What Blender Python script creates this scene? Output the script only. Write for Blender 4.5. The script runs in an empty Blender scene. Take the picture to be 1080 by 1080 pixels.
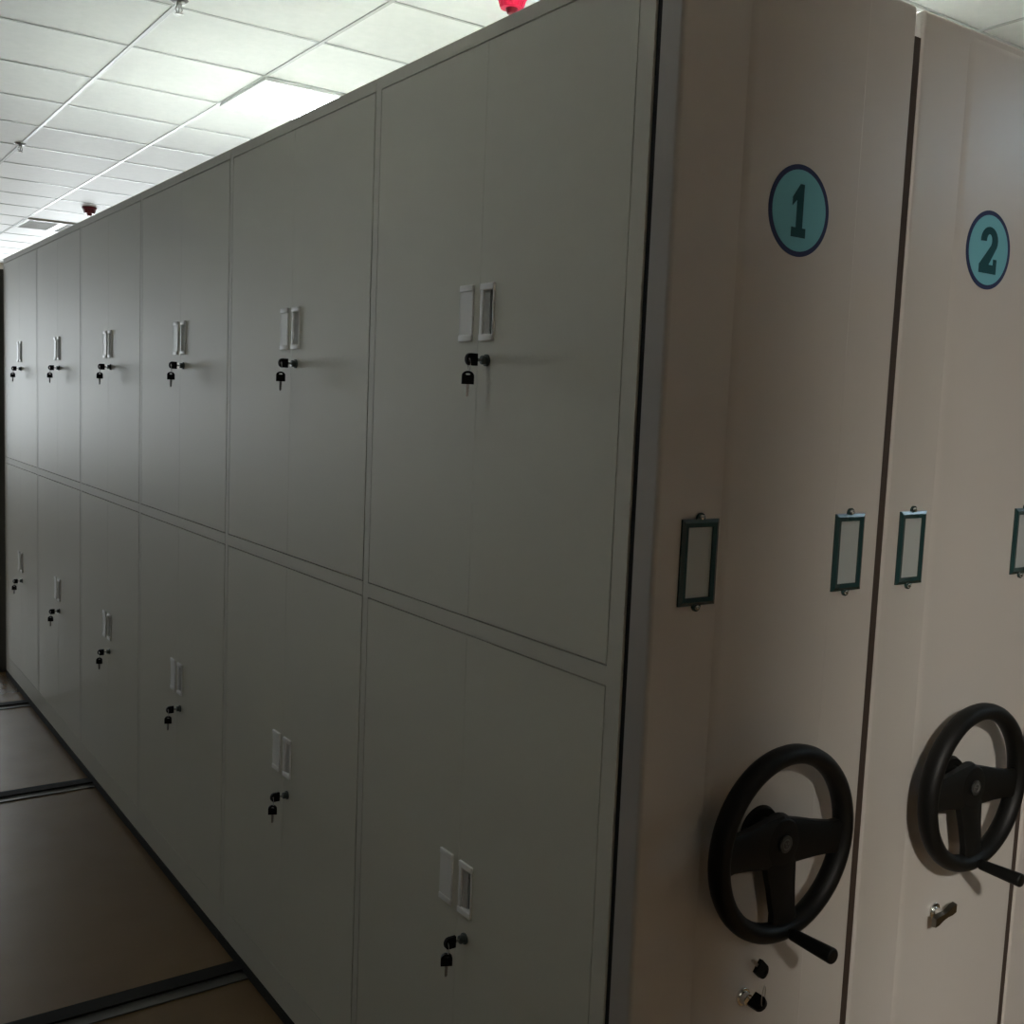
import bpy, bmesh, math
from mathutils import Vector, Matrix

S = bpy.context.scene
COL = S.collection
PI = math.pi

# ------------------------------------------------------------------ materials
MATS = {}
def mat(name, color, rough=0.5, metal=0.0, spec=0.5, bump=None, var=None, coat=0.0, emit=None, coat_rough=0.1):
    if name in MATS: return MATS[name]
    m = bpy.data.materials.new(name); m.use_nodes = True
    nt = m.node_tree; b = nt.nodes['Principled BSDF']
    b.inputs['Base Color'].default_value = (*color, 1)
    b.inputs['Roughness'].default_value = rough
    b.inputs['Metallic'].default_value = metal
    b.inputs['Specular IOR Level'].default_value = spec
    b.inputs['Coat Weight'].default_value = coat
    b.inputs['Coat Roughness'].default_value = coat_rough
    tc = nt.nodes.new('ShaderNodeTexCoord')
    if bump:                                   # (scale, strength)
        n = nt.nodes.new('ShaderNodeTexNoise'); n.inputs['Scale'].default_value = bump[0]
        n.inputs['Detail'].default_value = 3
        bp = nt.nodes.new('ShaderNodeBump'); bp.inputs['Strength'].default_value = bump[1]
        bp.inputs['Distance'].default_value = 0.002
        nt.links.new(tc.outputs['Object'], n.inputs['Vector'])
        nt.links.new(n.outputs['Fac'], bp.inputs['Height'])
        nt.links.new(bp.outputs['Normal'], b.inputs['Normal'])
    if var:                                    # (scale, other colour)
        n = nt.nodes.new('ShaderNodeTexNoise'); n.inputs['Scale'].default_value = var[0]
        n.inputs['Detail'].default_value = 4
        mx = nt.nodes.new('ShaderNodeMix'); mx.data_type = 'RGBA'
        mx.inputs[6].default_value = (*color, 1); mx.inputs[7].default_value = (*var[1], 1)
        nt.links.new(tc.outputs['Object'], n.inputs['Vector'])
        nt.links.new(n.outputs['Fac'], mx.inputs[0])
        nt.links.new(mx.outputs[2], b.inputs['Base Color'])
    if emit:
        b.inputs['Emission Color'].default_value = (*emit[0], 1)
        b.inputs['Emission Strength'].default_value = emit[1]
    MATS[name] = m
    return m

PAINT = mat('door_paint', (.62, .605, .51), .50, spec=.5, bump=(260, .05))
FRAMEP = mat('frame_paint', (.60, .585, .50), .52, spec=.5, bump=(260, .05))
PANELP = mat('panel_paint', (.42, .395, .365), .34, spec=.5, bump=(8, .02))
RUBBER = mat('seal_rubber', (.035, .022, .015), .7)
DARKGAP = mat('gap_rubber', (.01, .01, .009), .8)
CHROME = mat('bright_metal', (.75, .75, .73), .18, metal=1)
HANDLE = mat('handle_metal', (.82, .82, .79), .42, metal=0)
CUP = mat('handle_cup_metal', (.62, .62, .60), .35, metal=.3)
RECESS_SHADE = mat('recess_shade', (.09, .09, .085), .5)
BLACKP = mat('black_plastic', (.003, .003, .003), .5, spec=.15)
WHEELP = mat('wheel_plastic', (.004, .004, .0035), .5, spec=.2)
KEYM = mat('key_metal', (.35, .34, .31), .35, metal=1)
HOLDER = mat('holder_plastic', (.012, .038, .038), .22, spec=.6)
CARD = mat('label_card', (.34, .36, .35), .25, spec=.5)
NAVY = mat('sticker_ring_ink', (.02, .03, .085), .6, spec=.2)
TEAL = mat('sticker_teal', (.13, .36, .43), .6, spec=.2)
INK = mat('sticker_numeral_ink', (.004, .05, .06), .6, spec=.2)
RED = mat('red_cap', (.62, .01, .06), .3)
REDD = mat('dark_red_cap', (.16, .004, .012), .35)
DARKST = mat('dark_steel', (.022, .019, .015), .45, metal=.2)
RAILST = mat('rail_steel', (.07, .065, .055), .45, metal=.3)
BASED = mat('carriage_dark', (.012, .011, .008), .8, spec=.2)
RAILD = mat('rail_dark', (.010, .009, .006), .85, spec=.12)
UNLIT = mat('unlit_diffuser', (.42, .43, .43), .5)
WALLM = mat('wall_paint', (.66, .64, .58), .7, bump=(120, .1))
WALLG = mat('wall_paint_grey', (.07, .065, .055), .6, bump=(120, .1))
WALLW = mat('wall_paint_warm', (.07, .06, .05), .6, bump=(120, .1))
WOOD = mat('dark_door_wood', (.05, .035, .025), .4, bump=(20, .2))
TBAR = mat('ceiling_grid', (.42, .44, .45), .35)
LOUV = mat('louvre_white', (.80, .82, .82), .35)
LAMP = mat('lamp_glow', (.9, .9, .9), .4, emit=((.90, .98, 1.0), 17.0))
FILLC = mat('fill_glow_bright', (.9, .9, .9), .4, emit=((.90, .98, 1.0), 50.0))
FILLB = mat('fill_glow_cool', (.9, .9, .9), .4, emit=((.62, .84, 1.0), 16.0))
FILLD = mat('fill_glow_dim', (.9, .9, .9), .4, emit=((.92, .97, 1.0), 2.3))
LAMPF = mat('lamp_glow_warm', (.9, .9, .9), .4, emit=((1.0, .95, .86), 520.0))
WFRAME = mat('window_frame_white', (.6, .6, .6), .4)

def ceiling_mat():
    m = bpy.data.materials.new('ceiling_tile'); m.use_nodes = True
    nt = m.node_tree; b = nt.nodes['Principled BSDF']
    b.inputs['Roughness'].default_value = .55
    tc = nt.nodes.new('ShaderNodeTexCoord')
    v = nt.nodes.new('ShaderNodeTexVoronoi'); v.inputs['Scale'].default_value = 60
    n = nt.nodes.new('ShaderNodeTexNoise'); n.inputs['Scale'].default_value = 25
    r = nt.nodes.new('ShaderNodeValToRGB')
    r.color_ramp.elements[0].color = (.70, .73, .74, 1); r.color_ramp.elements[1].color = (.80, .82, .83, 1)
    bp = nt.nodes.new('ShaderNodeBump'); bp.inputs['Strength'].default_value = .2; bp.inputs['Distance'].default_value = .002
    for t in (v, n): nt.links.new(tc.outputs['Object'], t.inputs['Vector'])
    nt.links.new(n.outputs['Fac'], r.inputs['Fac']); nt.links.new(r.outputs['Color'], b.inputs['Base Color'])
    nt.links.new(v.outputs['Distance'], bp.inputs['Height']); nt.links.new(bp.outputs['Normal'], b.inputs['Normal'])
    return m
def floor_mat():
    m = bpy.data.materials.new('floor_vinyl'); m.use_nodes = True
    nt = m.node_tree; b = nt.nodes['Principled BSDF']
    b.inputs['Roughness'].default_value = .27
    b.inputs['Specular IOR Level'].default_value = .38
    tc = nt.nodes.new('ShaderNodeTexCoord')
    n = nt.nodes.new('ShaderNodeTexNoise'); n.inputs['Scale'].default_value = 6; n.inputs['Detail'].default_value = 5
    r = nt.nodes.new('ShaderNodeValToRGB')
    r.color_ramp.elements[0].color = (.12, .072, .032, 1); r.color_ramp.elements[1].color = (.15, .095, .045, 1)
    nt.links.new(tc.outputs['Object'], n.inputs['Vector'])
    nt.links.new(n.outputs['Fac'], r.inputs['Fac']); nt.links.new(r.outputs['Color'], b.inputs['Base Color'])
    return m

# ------------------------------------------------------------------ mesh helpers
def box(bm, x0, x1, y0, y1, z0, z1):
    vs = [bm.verts.new(p) for p in ((x0,y0,z0),(x1,y0,z0),(x1,y1,z0),(x0,y1,z0),(x0,y0,z1),(x1,y0,z1),(x1,y1,z1),(x0,y1,z1))]
    for f in ((0,3,2,1),(4,5,6,7),(0,1,5,4),(1,2,6,5),(2,3,7,6),(3,0,4,7)):
        bm.faces.new([vs[i] for i in f])
    return vs
def rbox(bm, x0, x1, y0, y1, z0, z1, r, seg=3):
    b2 = bmesh.new(); box(b2, x0, x1, y0, y1, z0, z1)
    bmesh.ops.bevel(b2, geom=b2.edges[:], offset=r, segments=seg, profile=.5, affect='EDGES', clamp_overlap=True)
    merge(bm, b2)
def merge(bm, b2, M=None):
    if M is not None: bmesh.ops.transform(b2, matrix=M, verts=b2.verts[:])
    me = bpy.data.meshes.new('tmp'); b2.to_mesh(me); b2.free()
    bm.from_mesh(me); bpy.data.meshes.remove(me)
def prism(bm, pts, y0, y1):
    """polygon in (x,z), extruded from y0 (front) to y1"""
    a = [bm.verts.new((x, y0, z)) for x, z in pts]; b = [bm.verts.new((x, y1, z)) for x, z in pts]
    bm.faces.new(a); bm.faces.new(b[::-1])
    n = len(pts)
    for i in range(n):
        j = (i+1) % n
        bm.faces.new([a[j], a[i], b[i], b[j]])
def ring_loft(bm, rings, close=True, caps=True):
    """rings: list of lists of points, same count; joins them into a tube"""
    R = [[bm.verts.new(p) for p in r] for r in rings]
    n = len(R[0])
    m = len(R)
    for i in range(m if (close and not caps) else m-1):
        A, B = R[i], R[(i+1) % m]
        for k in range(n):
            bm.faces.new([A[k], A[(k+1) % n], B[(k+1) % n], B[k]])
    if caps:
        bm.faces.new(R[0][::-1]); bm.faces.new(R[-1])
def cyl(bm, p0, p1, r0, r1=None, n=24, rnd=0):
    """tapered cylinder from p0 to p1, optional rounded ends"""
    r1 = r0 if r1 is None else r1
    p0, p1 = Vector(p0), Vector(p1); d = (p1-p0); L = d.length; d.normalize()
    a = d.orthogonal().normalized(); b = d.cross(a)
    prof = []
    if rnd:
        for k in range(4):
            t = k/3*PI/2; prof.append((rnd*(1-math.sin(t)) , r0-rnd+rnd*math.cos(PI/2-t)))
        prof = [(rnd*(1-math.cos(k/3*PI/2)), r0-rnd+rnd*math.sin(k/3*PI/2)) for k in range(4)]
        prof += [(L-rnd*(1-math.cos(k/3*PI/2)), r1-rnd+rnd*math.sin(k/3*PI/2)) for k in range(3,-1,-1)]
    else:
        prof = [(0, r0), (L, r1)]
    ring_loft(bm, [[p0+d*t+(a*math.cos(2*PI*i/n)+b*math.sin(2*PI*i/n))*r for i in range(n)] for t, r in prof])
def obj(name, bm, m, parent=None, smooth=None):
    bmesh.ops.recalc_face_normals(bm, faces=bm.faces[:])
    me = bpy.data.meshes.new(name); bm.to_mesh(me); bm.free()
    me.materials.append(m)
    o = bpy.data.objects.new(name, me); COL.objects.link(o)
    if parent: o.parent = parent
    if smooth:
        for p in me.polygons: p.use_smooth = True
        try: me.set_sharp_from_angle(angle=math.radians(smooth))
        except Exception: pass
    return o
def tag(o, label, cat, group=None, kind=None):
    o['label'] = label; o['category'] = cat
    if group: o['group'] = group
    if kind: o['kind'] = kind
    return o
def thing(name, label, cat, loc=(0,0,0), group=None):
    o = bpy.data.objects.new(name, None); COL.objects.link(o); o.location = loc
    o.empty_display_size = .1
    return tag(o, label, cat, group)
def struct(name, bm, m, smooth=None):
    o = obj(name, bm, m, smooth=smooth); o['kind'] = 'structure'; return o

# ------------------------------------------------------------------ dimensions
CEIL = 3.145
X0, X1 = -2.6, 8.0           # room
Y0, Y1 = -4.2, 13.0
PITCH, PW = .5749, .5555     # row pitch, end panel width
ZTOP, ZPAN = 2.402, 2.428
YF = -.0535                  # front of the end panels
GX, GY = .1836, 4.135        # ceiling grid phase

# ------------------------------------------------------------------ room shell
bm = bmesh.new(); box(bm, X0, X1, Y0, Y1, -.1, 0); struct('floor', bm, floor_mat())
# ceiling: a slab of tiles, each slightly raised between narrow grid bars
bm = bmesh.new(); box(bm, X0, X1, Y0, Y1, CEIL, CEIL+.1); struct('ceiling', bm, ceiling_mat())
bm = bmesh.new()
k = math.ceil((X0-GX)/.6)
while GX+.6*k < X1:
    x = GX+.6*k; box(bm, x-.008, x+.008, Y0, Y1, CEIL-.004, CEIL+.001); k += 1
k = math.ceil((Y0-GY)/.6)
while GY+.6*k < Y1:
    y = GY+.6*k; box(bm, X0, X1, y-.007, y+.007, CEIL-.003, CEIL+.001); k += 1
struct('trim_1', bm, TBAR)

def wall_with_holes(name, axis, c, a0, a1, holes, m, thick=.15, out=1):
    """axis 'y': wall in plane y=c, spanning x a0..a1; axis 'x': plane x=c; holes (u0,u1,z0,z1)"""
    us = sorted({a0, a1, *[h[0] for h in holes], *[h[1] for h in holes]})
    zs = sorted({0, CEIL, *[h[2] for h in holes], *[h[3] for h in holes]})
    bm = bmesh.new()
    for i in range(len(us)-1):
        for j in range(len(zs)-1):
            uc, zc = (us[i]+us[i+1])/2, (zs[j]+zs[j+1])/2
            if any(h[0] < uc < h[1] and h[2] < zc < h[3] for h in holes): continue
            lo, hi = sorted((c, c+out*thick))
            if axis == 'y': box(bm, us[i], us[i+1], lo, hi, zs[j], zs[j+1])
            else: box(bm, lo, hi, us[i], us[i+1], zs[j], zs[j+1])
    struct(name, bm, m)
WINF = (-2.4, .8, .85, 2.75)       # far wall window
WINF2 = (1.6, 7.0, .85, 2.75)
wall_with_holes('wall_far', 'y', Y1, X0, X1, [WINF, WINF2], WALLM)
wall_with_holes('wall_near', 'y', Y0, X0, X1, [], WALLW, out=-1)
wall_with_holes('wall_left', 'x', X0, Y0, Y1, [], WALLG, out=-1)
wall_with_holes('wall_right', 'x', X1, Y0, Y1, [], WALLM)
bm = bmesh.new(); box(bm, X0, -1.03, -2.15, -2.05, 0, CEIL); struct('wall_light_blocker', bm, WALLG)  # unseen wall, added to throw shade on the first end panel
def window(n, axis, c, h):
    u0, u1, z0, z1 = h
    bm = bmesh.new(); t = .05
    N = max(2, round((u1-u0)/1.1))
    def b(a0, a1, q0, q1):
        if axis == 'y': box(bm, a0, a1, c+.05, c+.10, q0, q1)
        else: box(bm, c+.05, c+.10, a0, a1, q0, q1)
    b(u0, u1, z0, z0+t); b(u0, u1, z1-t, z1)
    for i in range(N+1):
        u = u0+(u1-u0)*i/N; lo = max(u0, u-t/2); hi = min(u1, u+t/2); b(lo, hi, z0+t, z1-t)
    struct('window_%d' % n, bm, WFRAME)
window(1, 'y', Y1, WINF); window(2, 'y', Y1, WINF2)

# ------------------------------------------------------------------ doors with recessed pulls
def door_bm(y0, y1, z0, z1, hole, depth=.018):
    """flush steel door in the plane x=0, cut out for its recessed pull"""
    hy0, hy1, hz0, hz1 = hole
    ys, zs = [y0, hy0, hy1, y1], [z0, hz0, hz1, z1]
    bm = bmesh.new()
    V = [[bm.verts.new((0, y, z)) for z in zs] for y in ys]
    for i in range(3):
        for j in range(3):
            if i == 1 and j == 1: continue
            bm.faces.new([V[i][j], V[i][j+1], V[i+1][j+1], V[i+1][j]])
    # rim of the hole and of the door
    def skirt(loop, d):
        w = [bm.verts.new((d, v.co.y, v.co.z)) for v in loop]
        for i in range(len(loop)):
            k = (i+1) % len(loop); bm.faces.new([loop[i], loop[k], w[k], w[i]])
        return w
    skirt([V[1][1], V[2][1], V[2][2], V[1][2]], .016)
    outer = [V[i][0] for i in range(4)]+[V[3][j] for j in (1,2,3)]+[V[i][3] for i in (2,1,0)]+[V[0][j] for j in (2,1)]
    skirt(outer, depth)
    return bm
HW, HH = .046, .107
def pull(door, y0, z0, z1, deep_high_y):
    """silver recessed pull: frame lips, end caps, slanting cup plate"""
    y1 = y0+HW
    bm = bmesh.new()
    rbox(bm, -.005, .010, y0, y1, z0, z0+.012, .0012)
    rbox(bm, -.005, .010, y0, y1, z1-.012, z1, .0012)
    if deep_high_y:
        rbox(bm, -.0035, .010, y0, y0+.004, z0+.010, z1-.010, .0008)
        rbox(bm, -.0035, .010, y1-.003, y1, z0+.010, z1-.010, .0008)
    else:
        rbox(bm, -.0035, .010, y1-.010, y1, z0+.010, z1-.010, .0008)
        rbox(bm, -.0035, .010, y0, y0+.003, z0+.010, z1-.010, .0008)
    h = obj('door_handle', bm, HANDLE, door, 40)
    if deep_high_y:
        bm = bmesh.new(); rbox(bm, -.003, .0155, y0+.003, y1-.002, z0+.010, z1-.010, .0006)
        obj('handle_plate', bm, HANDLE, door)
    else:
        ym = y1-.024
        bm = bmesh.new()
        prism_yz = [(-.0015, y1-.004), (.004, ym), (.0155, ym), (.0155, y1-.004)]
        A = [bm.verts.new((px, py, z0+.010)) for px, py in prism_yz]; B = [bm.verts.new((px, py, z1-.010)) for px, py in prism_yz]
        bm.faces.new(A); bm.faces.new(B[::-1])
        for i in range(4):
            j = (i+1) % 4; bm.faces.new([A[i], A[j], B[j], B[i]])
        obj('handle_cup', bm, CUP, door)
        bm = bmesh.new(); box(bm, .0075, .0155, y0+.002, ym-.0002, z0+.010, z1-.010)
        obj('handle_recess_shade', bm, RECESS_SHADE, door)  # shade of the deep end, painted in as a dark colour

def key_bow(bm, c, u, v, w, s=1.0, d_shape=True):
    """black plastic key head: plate with a slot hole; c centre, u width dir, v length dir (towards ring), w thickness"""
    c, u, v, w = Vector(c), Vector(u), Vector(v), Vector(w)
    hw, hl, t = .0115*s, .0125*s, .0035*s
    outer = [(-hw, -hl), (hw, -hl), (hw, hl*.25)]
    outer += [(hw*math.cos(a), hl*.25+hl*.75*math.sin(a)) for a in [PI*k/10 for k in range(1, 10)]]
    outer += [(-hw, hl*.25)]
    n = len(outer); cx, cy = 0, hl*.50
    inner = []
    for (x, y) in outer:
        a = math.atan2(y-cy, x-cx); inner.append((cx+.0048*s*math.cos(a), cy+.0018*s*math.sin(a)))
    def P(q, z): return c+u*q[0]+v*q[1]+w*z
    A = [[bm.verts.new(P(q, z)) for q in L] for L, z in ((outer, t), (outer, -t), (inner, -t), (inner, t))]
    for i in range(4):
        B, C = A[i], A[(i+1) % 4]
        for k in range(n): bm.faces.new([B[k], B[(k+1) % n], C[(k+1) % n], C[k]])
def key_blade(bm, p, d, u, w, L=.024, s=1.0):
    p, d, u, w = Vector(p), Vector(d), Vector(u), Vector(w)
    prof = [(-.003, 0), (.003, 0), (.003, L*.35), (.0022, L*.45), (.003, L*.55), (.002, L*.68), (.0028, L*.8), (.0006, L), (-.0016, L), (-.003, L*.92)]
    t = .0009
    A = [bm.verts.new(p+u*a*s+d*b*s+w*t) for a, b in prof]; B = [bm.verts.new(p+u*a*s+d*b*s-w*t) for a, b in prof]
    bm.faces.new(A); bm.faces.new(B[::-1]); n = len(prof)
    for i in range(n):
        j = (i+1) % n; bm.faces.new([A[i], A[j], B[j], B[i]])
def torus(bm, c, a, b, R, r, n=20, m=8):
    c, a, b = Vector(c), Vector(a), Vector(b); w = a.cross(b)
    rings = []
    for i in range(n):
        t = 2*PI*i/n; d = a*math.cos(t)+b*math.sin(t)
        rings.append([c+d*(R+r*math.cos(2*PI*k/m))+w*r*math.sin(2*PI*k/m) for k in range(m)])
    ring_loft(bm, rings, close=True, caps=False)

def lock(door, y, z):
    bm = bmesh.new()
    cyl(bm, (.002, y, z), (-.004, y, z), .0115, n=28, rnd=.001)
    cyl(bm, (-.003, y, z), (-.013, y, z), .0085, n=28, rnd=.0015)
    obj('lock', bm, MATS['lock_metal'], door, 40)
mat('lock_metal', (.10, .12, .11), .3, metal=.8)

def key_set(y, z, label):
    """one key in the lock, its twin hanging from it on a ring"""
    t = thing('key_pair', label, 'keys', (-.0, y, z), 'key pairs left in the cabinet door locks')
    X, Y, Z = Vector((1,0,0)), Vector((0,1,0)), Vector((0,0,1))
    bm = bmesh.new(); key_blade(bm, (-.024, 0, 0), X, Z, Y, .014)
    key_bow(bm2 := bmesh.new(), (-.035, 0, 0), Z, -X, Y)
    k = obj('key', bm, KEYM, t); obj('key_head', bm2, BLACKP, k)
    bm = bmesh.new(); torus(bm, (-.039, 0, -.010), Z, X*.35+Y*.94, .011, .0007); obj('key_ring', bm, KEYM, t, 60)
    c = (-.040, .002, -.034)
    u = Vector((.90, -.43, 0)).normalized(); w = u.cross(Z)
    bm = bmesh.new(); key_blade(bm, (c[0], c[1], c[2]-.012), -Z, u, w, .024)
    key_bow(bm2 := bmesh.new(), c, u, Z, w)
    k = obj('key', bm, KEYM, t); obj('key_head', bm2, BLACKP, k)
    return t

# ------------------------------------------------------------------ end panels and fittings
def end_panel(row, x):
    bm = bmesh.new()
    b2 = bmesh.new(); box(b2, x, x+PW, YF, -.006, .03, ZPAN)
    ed = [e for e in b2.edges if not all(abs(v.co.y+.006) < 1e-5 for v in e.verts)
          and not all(abs(v.co.z-.03) < 1e-5 for v in e.verts)]
    bmesh.ops.bevel(b2, geom=ed, offset=.008, segments=5, profile=.5, affect='EDGES', clamp_overlap=True)
    merge(bm, b2)
    # raised middle field with sloping sides, the whole height
    a, b, s, h = x+.138, x+.428, .018, .0055
    pts = [(a, YF+.001), (a+s, YF-h), (b-s*.6, YF-h), (b, YF+.001)]
    rings = [[(px, py, .04) for px, py in pts], [(px, py, ZPAN-.030) for px, py in pts],
             [(px, YF+.001-(YF+.001-py)*.1, ZPAN-.015) for px, py in pts]]
    ring_loft(bm, rings)
    o = obj('end_panel', bm, PANELP, row, 70)
    md = o.modifiers.new('wn', 'WEIGHTED_NORMAL'); md.keep_sharp = True; md.weight = 100
    return o
YS = YF-.0055    # face of the raised field

def label_holder(row, xc, zc):
    w, h, b, t = .0805, .139, .013, .006
    bm = bmesh.new()
    x0, x1, z0, z1 = xc-w/2, xc+w/2, zc-h/2, zc+h/2
    o = [(x0,z0),(x1,z0),(x1,z1),(x0,z1)]; i_ = [(x0+b,z0+b),(x1-b,z0+b),(x1-b,z1-b),(x0+b,z1-b)]
    m_ = [(x0+b*.45,z0+b*.45),(x1-b*.45,z0+b*.45),(x1-b*.45,z1-b*.45),(x0+b*.45,z1-b*.45)]
    L = [[bm.verts.new((p[0], y, p[1])) for p in P] for P, y in
         ((o, YF+.0005), (o, YF-t*.55), (m_, YF-t), (i_, YF-t*.8), (i_, YF+.0005))]
    for q in range(4):
        for k in range(4): bm.faces.new([L[q][k], L[q][(k+1)%4], L[q+1][(k+1)%4], L[q+1][k]])
    for s in (-1, 1):      # screw ears
        z = zc+s*(h/2+.001)
        cyl(bm, (xc, YF, z), (xc, YF-.0035, z), .009, n=20)
    hd = obj('label_holder', bm, HOLDER, row, 30)
    bm = bmesh.new(); box(bm, x0+b*.8, x1-b*.8, YF-.0015, YF, z0+b*.8, z1-b*.8); obj('label_card', bm, CARD, hd)
    for s in (-1, 1):
        z = zc+s*(h/2+.003)
        bm = bmesh.new(); cyl(bm, (xc, YF-.002, z), (xc, YF-.0075, z), .0052, .004, n=18, rnd=.0015)
        obj('screw', bm, CHROME, hd, 50)

def numeral_one():
    return [[(-.30,-.50),(.28,-.50),(.28,-.32),(.14,-.32),(.14,.50),(-.02,.50),(-.30,.24),(-.30,.08),(-.12,.20),(-.12,-.32),(-.30,-.32)]]
def numeral_two():
    out = []
    R, r = .30, .095
    cx, cz = 0, .20
    arc = [math.radians(185-k*15) for k in range(0, 16)]       # left over the top to lower right
    o = [(cx+R*math.cos(a), cz+R*math.sin(a)) for a in arc]
    i = [(cx+r*math.cos(a), cz+r*math.sin(a)*1.5) for a in arc]
    quads = [[o[k], o[k+1], i[k+1], i[k]] for k in range(len(arc)-1)]
    quads.append([i[-1], o[-1], (.02,-.32), (-.30,-.32)][:4])
    quads.append([(-.30,-.50),(.30,-.50),(.30,-.31),(-.30,-.31)])
    quads.append([(.18,-.32),(.30,-.32),(.30,-.18),(.18,-.18)])
    return quads
def sticker(row, xc, zc, D, polys, w=.05, h=.086, tilt=0):
    def disc(R, y0, y1, n=56):
        bm = bmesh.new(); cyl(bm, (xc, y1, zc), (xc, y0, zc), R, n=n); return bm
    st = obj('number_sticker', disc(D/2, YS-.0008, YS+.0002), NAVY, row, 40)
    st['label'] = 'round teal number sticker with a dark blue rim'
    obj('sticker_face', disc(D/2*.885, YS-.0012, YS-.0004), TEAL, st, 40)
    bm = bmesh.new()
    for P in polys: prism(bm, [(xc+px*w/.6*1.0, zc+pz*h) for px, pz in P], YS-.0017, YS-.0010)
    obj('numeral', bm, INK, st)

def handwheel(row, xc, zc):
    """black three-spoke wheel on a short hub, with a crank grip at the bottom of the rim"""
    R, yr = .1545, YF-.062
    bm = bmesh.new(); rings = []
    n, m = 72, 16
    for i in range(n):
        t = 2*PI*i/n
        rings.append([(xc+(R+.0165*math.cos(2*PI*k/m))*math.cos(t), yr+.020*math.sin(2*PI*k/m), zc+(R+.0165*math.cos(2*PI*k/m))*math.sin(t)) for k in range(m)])
    ring_loft(bm, rings, close=True, caps=False)
    wh = obj('handwheel', bm, WHEELP, row, 60)
    for ang, wk in ((-6, 1.05), (177, 1.15), (-86, 1.0)):
        a = math.radians(ang); ux, uz = math.cos(a), math.sin(a); vx, vz = -uz, ux
        bm = bmesh.new(); rs = []
        for t, hw, yo, th in ((.0, .040, .012, .012), (.04, .036, .010, .011), (.08, .0305, .006, .010), (.12, .027, .002, .010), (.150, .031, .0, .010)):
            ring = []
            for sx, sy in ((-1,-.6),(-.8,-1),(.8,-1),(1,-.6),(1,.6),(.8,1),(-.8,1),(-1,.6)):
                ring.append((xc+ux*t+vx*hw*wk*sx, yr+yo+th*sy, zc+uz*t+vz*hw*wk*sx))
            rs.append(ring)
        ring_loft(bm, rs); obj('spoke', bm, WHEELP, wh, 50)
    bm = bmesh.new()
    cyl(bm, (xc, yr+.024, zc), (xc, yr-.001, zc), .047, .042, n=40, rnd=.004)
    cyl(bm, (xc, YS+.001, zc), (xc, yr+.020, zc), .030, .027, n=32)
    cyl(bm, (xc, YS+.001, zc), (xc, YS-.008, zc), .048, .044, n=40)
    obj('hub', bm, WHEELP, wh, 50)
    bm = bmesh.new(); cyl(bm, (xc, yr-.002, zc), (xc, yr-.006, zc), .015, n=32, rnd=.001)
    hc = obj('hub_cap', bm, mat('hub_cap_plastic', (.02, .02, .019), .35), wh, 50)
    bm = bmesh.new(); torus(bm, (xc, yr-.006, zc), (1,0,0), (0,0,1), .0085, .0009, n=24, m=6)
    for k in range(3):
        a = 2*PI*k/3+.4; cyl(bm, (xc+.0035*math.cos(a), yr-.0055, zc+.0035*math.sin(a)), (xc+.0035*math.cos(a), yr-.0072, zc+.0035*math.sin(a)), .0018, n=8)
    e = obj('cap_emblem', bm, mat('cap_emblem', (.07, .07, .066), .4), wh, 50)
    bm = bmesh.new(); a = math.radians(-90+4); gx, gz = xc+R*math.cos(a), zc+R*math.sin(a)
    cyl(bm, (gx, yr-.005, gz), (gx, yr-.024, gz), .008, n=20)
    cyl(bm, (gx, yr-.020, gz), (gx, yr-.108, gz), .0105, .0135, n=28, rnd=.004)
    obj('crank_grip', bm, WHEELP, wh, 50)
    return wh

# ------------------------------------------------------------------ shelving rows
UNIT_B = [.008]+[.915+.9*k for k in range(0, 6)]      # unit boundaries along y
YEND = UNIT_B[-1]
def row_body(row, x):
    """closed carcass of a row whose doors are hidden by its neighbour"""
    bm = bmesh.new(); rbox(bm, x, x+PW-.004, .008, YEND, .035, ZTOP, .003, 1)
    box(bm, x+.05, x+PW-.05, .05, YEND-.05, 0, .04)
    obj('cabinet_body', bm, FRAMEP, row)
def seal(row, x):
    bm = bmesh.new(); box(bm, x, x+PITCH-PW, YF+.0045, -.008, .03, ZPAN-.05); obj('rubber_seal', bm, RUBBER, row)
    bm = bmesh.new(); box(bm, x-PW+.004, x-.004, -.0061, .0081, .03, ZTOP-.004); obj('gap_gasket', bm, DARKGAP, row)

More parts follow.
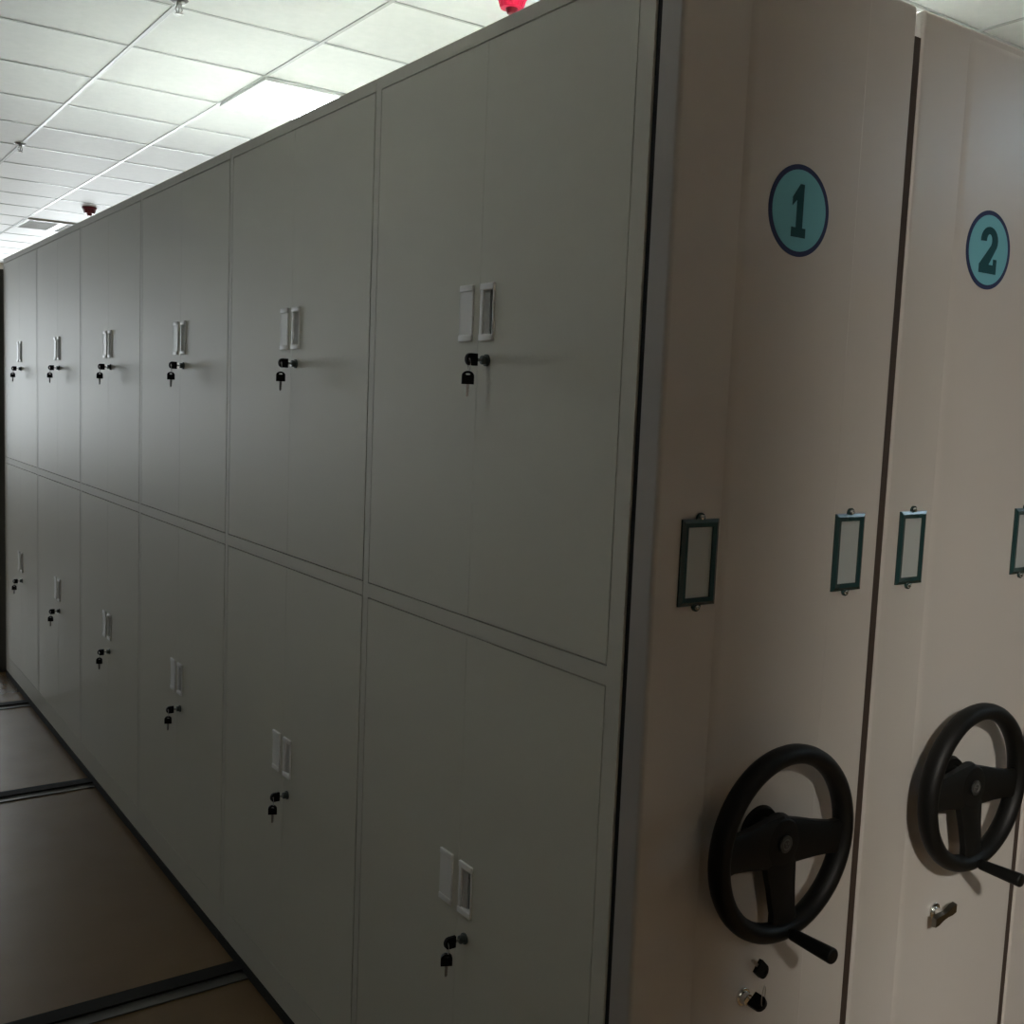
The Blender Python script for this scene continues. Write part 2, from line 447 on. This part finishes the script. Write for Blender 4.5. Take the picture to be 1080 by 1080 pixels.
rows = []
r1 = thing('mobile_shelving_row', 'first grey steel mobile shelving row with lockable side doors, numbered 1', 'mobile shelving', (0,0,0), 'mobile shelving rows')
end_panel(r1, 0); seal(r1, PW)
UZ0, UZ1, LZ0, LZ1 = 1.287, 2.373, .128, 1.2495
keyspots = []
for i in range(6):
    a, b = UNIT_B[i], UNIT_B[i+1]
    d0 = .047 if i == 0 else a+.0035
    d1 = b-.0275
    bm = bmesh.new()
    g = .0011
    a_, b_ = a+g, b-g
    box(bm, .021, PW-.004, a_, b_, .035, ZTOP)             # carcass behind the doors
    box(bm, 0, .022, a_, b_, UZ1+.0028, ZTOP)              # top band
    box(bm, 0, .022, a_, b_, .035, LZ0-.0028)              # plinth
    box(bm, 0, .022, a_, b_, LZ1+.0026, UZ0-.0026)         # middle rail
    for z0, z1 in ((LZ0-.0028, LZ1+.0026), (UZ0-.0026, UZ1+.0028)):
        box(bm, 0, .022, d1+.0026, b_, z0, z1)             # far stile
        if d0-.0026 > a_+.0005: box(bm, 0, .022, a_, d0-.0026, z0, z1)
    box(bm, .05, PW-.05, a_+.02, b_-.02, 0, .04)
    obj('cabinet_frame', bm, FRAMEP, r1)
    bm = bmesh.new(); box(bm, -.003, .045, a_, b_, .002, .033); obj('carriage_base', bm, BASED, r1)
    c = (d0+d1)/2
    for tier, (z0, z1, hz0) in enumerate(((LZ0, LZ1, .6875), (UZ0, UZ1, 1.8215))):
        hy_r = c-.053; hy_l = c+.019
        dr = obj('door', door_bm(d0, c-.0005, z0, z1, (hy_r+.002, hy_r+HW-.002, hz0+.004, hz0+HH-.004)), PAINT, r1)
        pull(dr, hy_r, hz0, hz0+HH, False)
        zl = hz0-.037 if tier else hz0-.047
        yl = c-.033
        lock(dr, yl, zl)
        dl = obj('door', door_bm(c+.0005, d1, z0, z1, (hy_l+.002, hy_l+HW-.002, hz0+.004, hz0+HH-.004)), PAINT, r1)
        pull(dl, hy_l, hz0, hz0+HH, True)
        keyspots.append((i, tier, yl, zl))
label_holder(r1, .094, 1.466); label_holder(r1, .468, 1.465)
sticker(r1, .2725, 2.037, .147, numeral_one(), .036, .085)
handwheel(r1, .275, .985)

r2 = thing('mobile_shelving_row', 'second steel mobile shelving row, numbered 2, closed against the first', 'mobile shelving', (0,0,0), 'mobile shelving rows')
end_panel(r2, PITCH); row_body(r2, PITCH); seal(r2, PITCH+PW)
label_holder(r2, .655, 1.465); label_holder(r2, 1.048, 1.462)
sticker(r2, .822, 2.037, .149, numeral_two(), .058, .088)
handwheel(r2, .840, .982)

r3 = thing('mobile_shelving_row', 'third steel mobile shelving row, only a sliver of its end panel showing beyond row 2', 'mobile shelving', (0,0,0), 'mobile shelving rows')
end_panel(r3, 2*PITCH); row_body(r3, 2*PITCH); seal(r3, 2*PITCH+PW)

# lock fittings on the end panels
bm = bmesh.new(); lx, lz = .262, .688
cyl(bm, (lx, YS+.001, lz), (lx, YS-.004, lz), .0165, n=32, rnd=.0015)
cyl(bm, (lx, YS-.003, lz), (lx, YS-.014, lz), .012, .0105, n=32, rnd=.001)
obj('panel_lock', bm, CHROME, r1, 45)
t = thing('key_pair', 'two black-headed keys in the chrome lock below the handwheel of row 1', 'keys', (lx, YS, lz))
Xv, Yv, Zv = Vector((1,0,0)), Vector((0,1,0)), Vector((0,0,1))
bm = bmesh.new(); key_blade(bm, (0, -.024, .006), Yv, Xv, Zv, .009)
b2 = bmesh.new(); key_bow(b2, (0, -.036, .006), Xv*.8+Zv*.6, -Yv, Vector((-.6,0,.8)), 1.15)
k = obj('key', bm, KEYM, t); obj('key_head', b2, BLACKP, k)
bm = bmesh.new(); torus(bm, (.004, -.043, .021), Zv, Yv*.5+Xv*.86, .0165, .0008); obj('key_ring', bm, KEYM, t, 60)
v = Vector((.69, -.1, -.72)).normalized(); u = Vector((.72, .1, .69)).normalized(); w = v.cross(u)
c = Vector((.010, -.030, .060))
bm = bmesh.new(); key_blade(bm, c-v*.012, -v, u, w, .020)
b2 = bmesh.new(); key_bow(b2, c, u, v, w, 1.1)
k = obj('key', bm, KEYM, t); obj('key_head', b2, BLACKP, k)

bm = bmesh.new(); lx, lz = .828, .704
cyl(bm, (lx, YS+.001, lz), (lx, YS-.004, lz), .017, n=32, rnd=.0015)
cyl(bm, (lx, YS-.003, lz), (lx, YS-.020, lz), .0085, n=24)
lk = obj('panel_lock', bm, CHROME, r2, 45)
bm = bmesh.new(); ring = []
for s_, hw in ((-.036, .0105), (-.024, .0115), (-.008, .008), (0, .0075), (.008, .008), (.024, .0115), (.036, .0105)):
    ring.append([(lx+s_*.97, YS-.019, lz+s_*.22-hw), (lx+s_*.97, YS-.029, lz+s_*.22-hw*.8), (lx+s_*.97, YS-.029, lz+s_*.22+hw*.8), (lx+s_*.97, YS-.019, lz+s_*.22+hw)])
ring_loft(bm, ring); obj('turn_knob', bm, mat('turn_knob_metal', (.22, .20, .17), .25, metal=1), lk, 30)

# keys in the door locks
place = ['cabinet unit beside the end panel', 'second unit from the end panel', 'third unit from the end panel',
         'fourth unit from the end panel', 'unit before the last one', 'last unit at the far end']
for i, tier, y, z in keyspots:
    key_set(y, z, 'two black-headed keys in the %s door lock, %s' % (('lower', 'upper')[tier], place[i]))

# ------------------------------------------------------------------ rails in the floor
for name, y in (('first', 1.615), ('second', 3.385), ('third', 4.745)):
    t = thing('floor_rail', '%s dark steel rail crossing the aisle floor, counted from the shelf end panels' % name, 'rail', (0, y, 0), 'floor rails of the mobile shelving')
    w = .050
    bm = bmesh.new(); box(bm, -2.6, 1.68, .000, .058, .0, .010); obj('rail_bar', bm, RAILD, t)
    bm = bmesh.new(); box(bm, -2.6, 1.68, -.045, .0, .0, .004); obj('rail_channel', bm, RAILST, t)

# dark post at the far end of the aisle
bm = bmesh.new(); rbox(bm, -.030, .055, 5.50, 5.56, 0, 2.352, .003, 2)
box(bm, -.045, .070, 5.485, 5.575, 0, .01)
tag(obj('door_post', bm, DARKST), 'dark upright post at the far end of the aisle against the last cabinet', 'post')

# ------------------------------------------------------------------ ceiling fittings
def troffer(ix, iy, label, glow=LAMP):
    x, y = GX+.6*ix, GY+.6*iy
    t = thing('louvre_light', label, 'ceiling light', (x+.3, y+.3, CEIL), 'louvred ceiling lights')
    bm = bmesh.new(); f = .022; h = .297
    for a in ((-h, h, -h, -h+f), (-h, h, h-f, h), (-h, -h+f, -h+f, h-f), (h-f, h, -h+f, h-f)): box(bm, *a, -.016, -.0005)
    obj('frame', bm, LOUV, t)
    bm = bmesh.new()
    for k in range(-5, 6):
        y_ = k*.046; box(bm, -h+f, h-f, y_-.0015, y_+.0015, -.014, -.004)
    box(bm, -.03, .03, -h+f, h-f, -.015, -.004)
    obj('louvre', bm, LOUV, t)
    bm = bmesh.new(); box(bm, -h+f, h-f, -h+f, h-f, -.0035, -.0008); obj('diffuser', bm, glow, t)
troffer(1, -1, 'square louvred light in the bright ceiling patch above the middle cabinets')
troffer(1, 8, 'unlit square louvred panel in the ceiling near the far end of the row', UNLIT)
troffer(1, -6, 'added louvred fill light in the ceiling above the front of rows 1 to 3', FILLC)  # unseen fill, added to brighten the ceiling over the front rows
troffer(6, -10, 'added louvred fill light with a cool glow, in the ceiling before the shelf end panels', FILLB)  # out-of-view fill, added to put cool light on the panel tops
troffer(-3, -6, 'added dim louvred fill light in the aisle ceiling beside the front cabinets', FILLD)  # added off-frame to lift the upper aisle doors
t = thing('downlight', 'round recessed downlight in the ceiling behind the added light-blocking wall', 'ceiling light', (-1.92, -3.37, CEIL))
bm = bmesh.new(); torus(bm, (0,0,-.001), (1,0,0), (0,1,0), .175, .010, n=40, m=10); obj('frame', bm, LOUV, t, 60)
bm = bmesh.new(); cyl(bm, (0,0,-.0005), (0,0,-.005), .16, n=40); obj('diffuser', bm, LAMPF, t)
for n_, (x, y) in enumerate(((.176, 2.86), (.176, 5.88))):
    t = thing('sprinkler', ('chrome fire sprinkler hanging from the ceiling grid at the top edge of the photo',
                            'chrome fire sprinkler farther down the ceiling grid, over the middle of the aisle')[n_],
              'sprinkler', (x, y, CEIL), 'ceiling sprinklers')
    bm = bmesh.new(); cyl(bm, (0,0,-.0005), (0,0,-.010), .034, .024, n=28, rnd=.001); obj('escutcheon', bm, mat('escutcheon_metal', (.16,.16,.16), .35, metal=.7), t, 40)
    bm = bmesh.new(); cyl(bm, (0,0,-.008), (0,0,-.022), .010, n=16)
    for s in (-1, 1):
        cyl(bm, (s*.006, 0, -.020), (s*.013, 0, -.034), .0022, n=8); cyl(bm, (s*.013, 0, -.034), (s*.003, 0, -.052), .0022, n=8)
    cyl(bm, (0,0,-.020), (0,0,-.050), .0025, n=8)
    cyl(bm, (0,0,-.050), (0,0,-.053), .016, .014, n=20)
    obj('sprinkler_head', bm, mat('sprinkler_metal', (.40,.40,.39), .3, metal=.9), t, 40)
for n_, (x, y) in enumerate(((1.075, 1.985), (1.06, 7.93))):
    t = thing('smoke_detector', ('bright red capped fire detector on the ceiling at the top edge of the photo',
                                 'small red capped fire detector on the ceiling above the far cabinets')[n_],
              'fire detector', (x, y, CEIL), 'red fire detectors')
    bm = bmesh.new(); cyl(bm, (0,0,-.0005), (0,0,-.020), .058, .055, n=36, rnd=.003); obj('base', bm, REDD if n_ else RED, t, 40)
    bm = bmesh.new(); cyl(bm, (0,0,-.018), (0,0,-.052), .050, .040, n=12)
    for k in range(12):
        a = 2*PI*k/12; cyl(bm, (.047*math.cos(a), .047*math.sin(a), -.020), (.038*math.cos(a), .038*math.sin(a), -.050), .004, n=6)
    obj('cap', bm, REDD if n_ else RED, t)
    bm = bmesh.new(); cyl(bm, (0,0,-.050), (0,0,-.070), .022, .017, n=16, rnd=.003); obj('sensor_tip', bm, REDD, t, 40)

# ------------------------------------------------------------------ light
W = bpy.data.worlds.new('World'); S.world = W; W.use_nodes = True
bg = W.node_tree.nodes['Background']; bg.inputs['Color'].default_value = (.90, .97, 1.0, 1); bg.inputs['Strength'].default_value = 5.0
def portal(name, axis, c, h, sgn):
    u0, u1, z0, z1 = h
    l = bpy.data.lights.new(name, 'AREA'); l.shape = 'RECTANGLE'; l.size = u1-u0; l.size_y = z1-z0
    l.cycles.is_portal = True
    o = bpy.data.objects.new(name, l); COL.objects.link(o)
    if axis == 'y': o.location = ((u0+u1)/2, c+.12, (z0+z1)/2); d = Vector((0, sgn, 0))
    else: o.location = (c+.12, (u0+u1)/2, (z0+z1)/2); d = Vector((sgn, 0, 0))
    o.rotation_euler = d.to_track_quat('-Z', 'Z' if False else 'Y').to_euler()
portal('window_portal', 'y', Y1, WINF, -1)
portal('window_portal', 'y', Y1, WINF2, -1)

# ------------------------------------------------------------------ camera
f, yaw, pitch, roll = 1118.85, .61405, -.10132, .04119
loc = Vector((-1.11572, -1.25106, 1.70451))
fw = Vector((math.sin(yaw)*math.cos(pitch), math.cos(yaw)*math.cos(pitch), math.sin(pitch)))
r0 = Vector((math.cos(yaw), -math.sin(yaw), 0)); u0 = r0.cross(fw)
r = math.cos(roll)*r0+math.sin(roll)*u0; u = -math.sin(roll)*r0+math.cos(roll)*u0
cam = bpy.data.cameras.new('camera'); co = bpy.data.objects.new('camera', cam); COL.objects.link(co)
M = Matrix((r, u, -fw)).transposed().to_4x4(); M.translation = loc; co.matrix_world = M
cam.sensor_width = 36; cam.sensor_fit = 'HORIZONTAL'; cam.lens = f/1080*36
cam.clip_start = .02
S.camera = co

S.view_settings.view_transform = 'Standard'; S.view_settings.look = 'None'
S.view_settings.exposure = 1.22; S.view_settings.gamma = 1; S.view_settings.use_curve_mapping = False
S.cycles.use_denoising = True
S.cycles.max_bounces = 10; S.cycles.diffuse_bounces = 6; S.cycles.glossy_bounces = 5
S.cycles.sample_clamp_indirect = 40
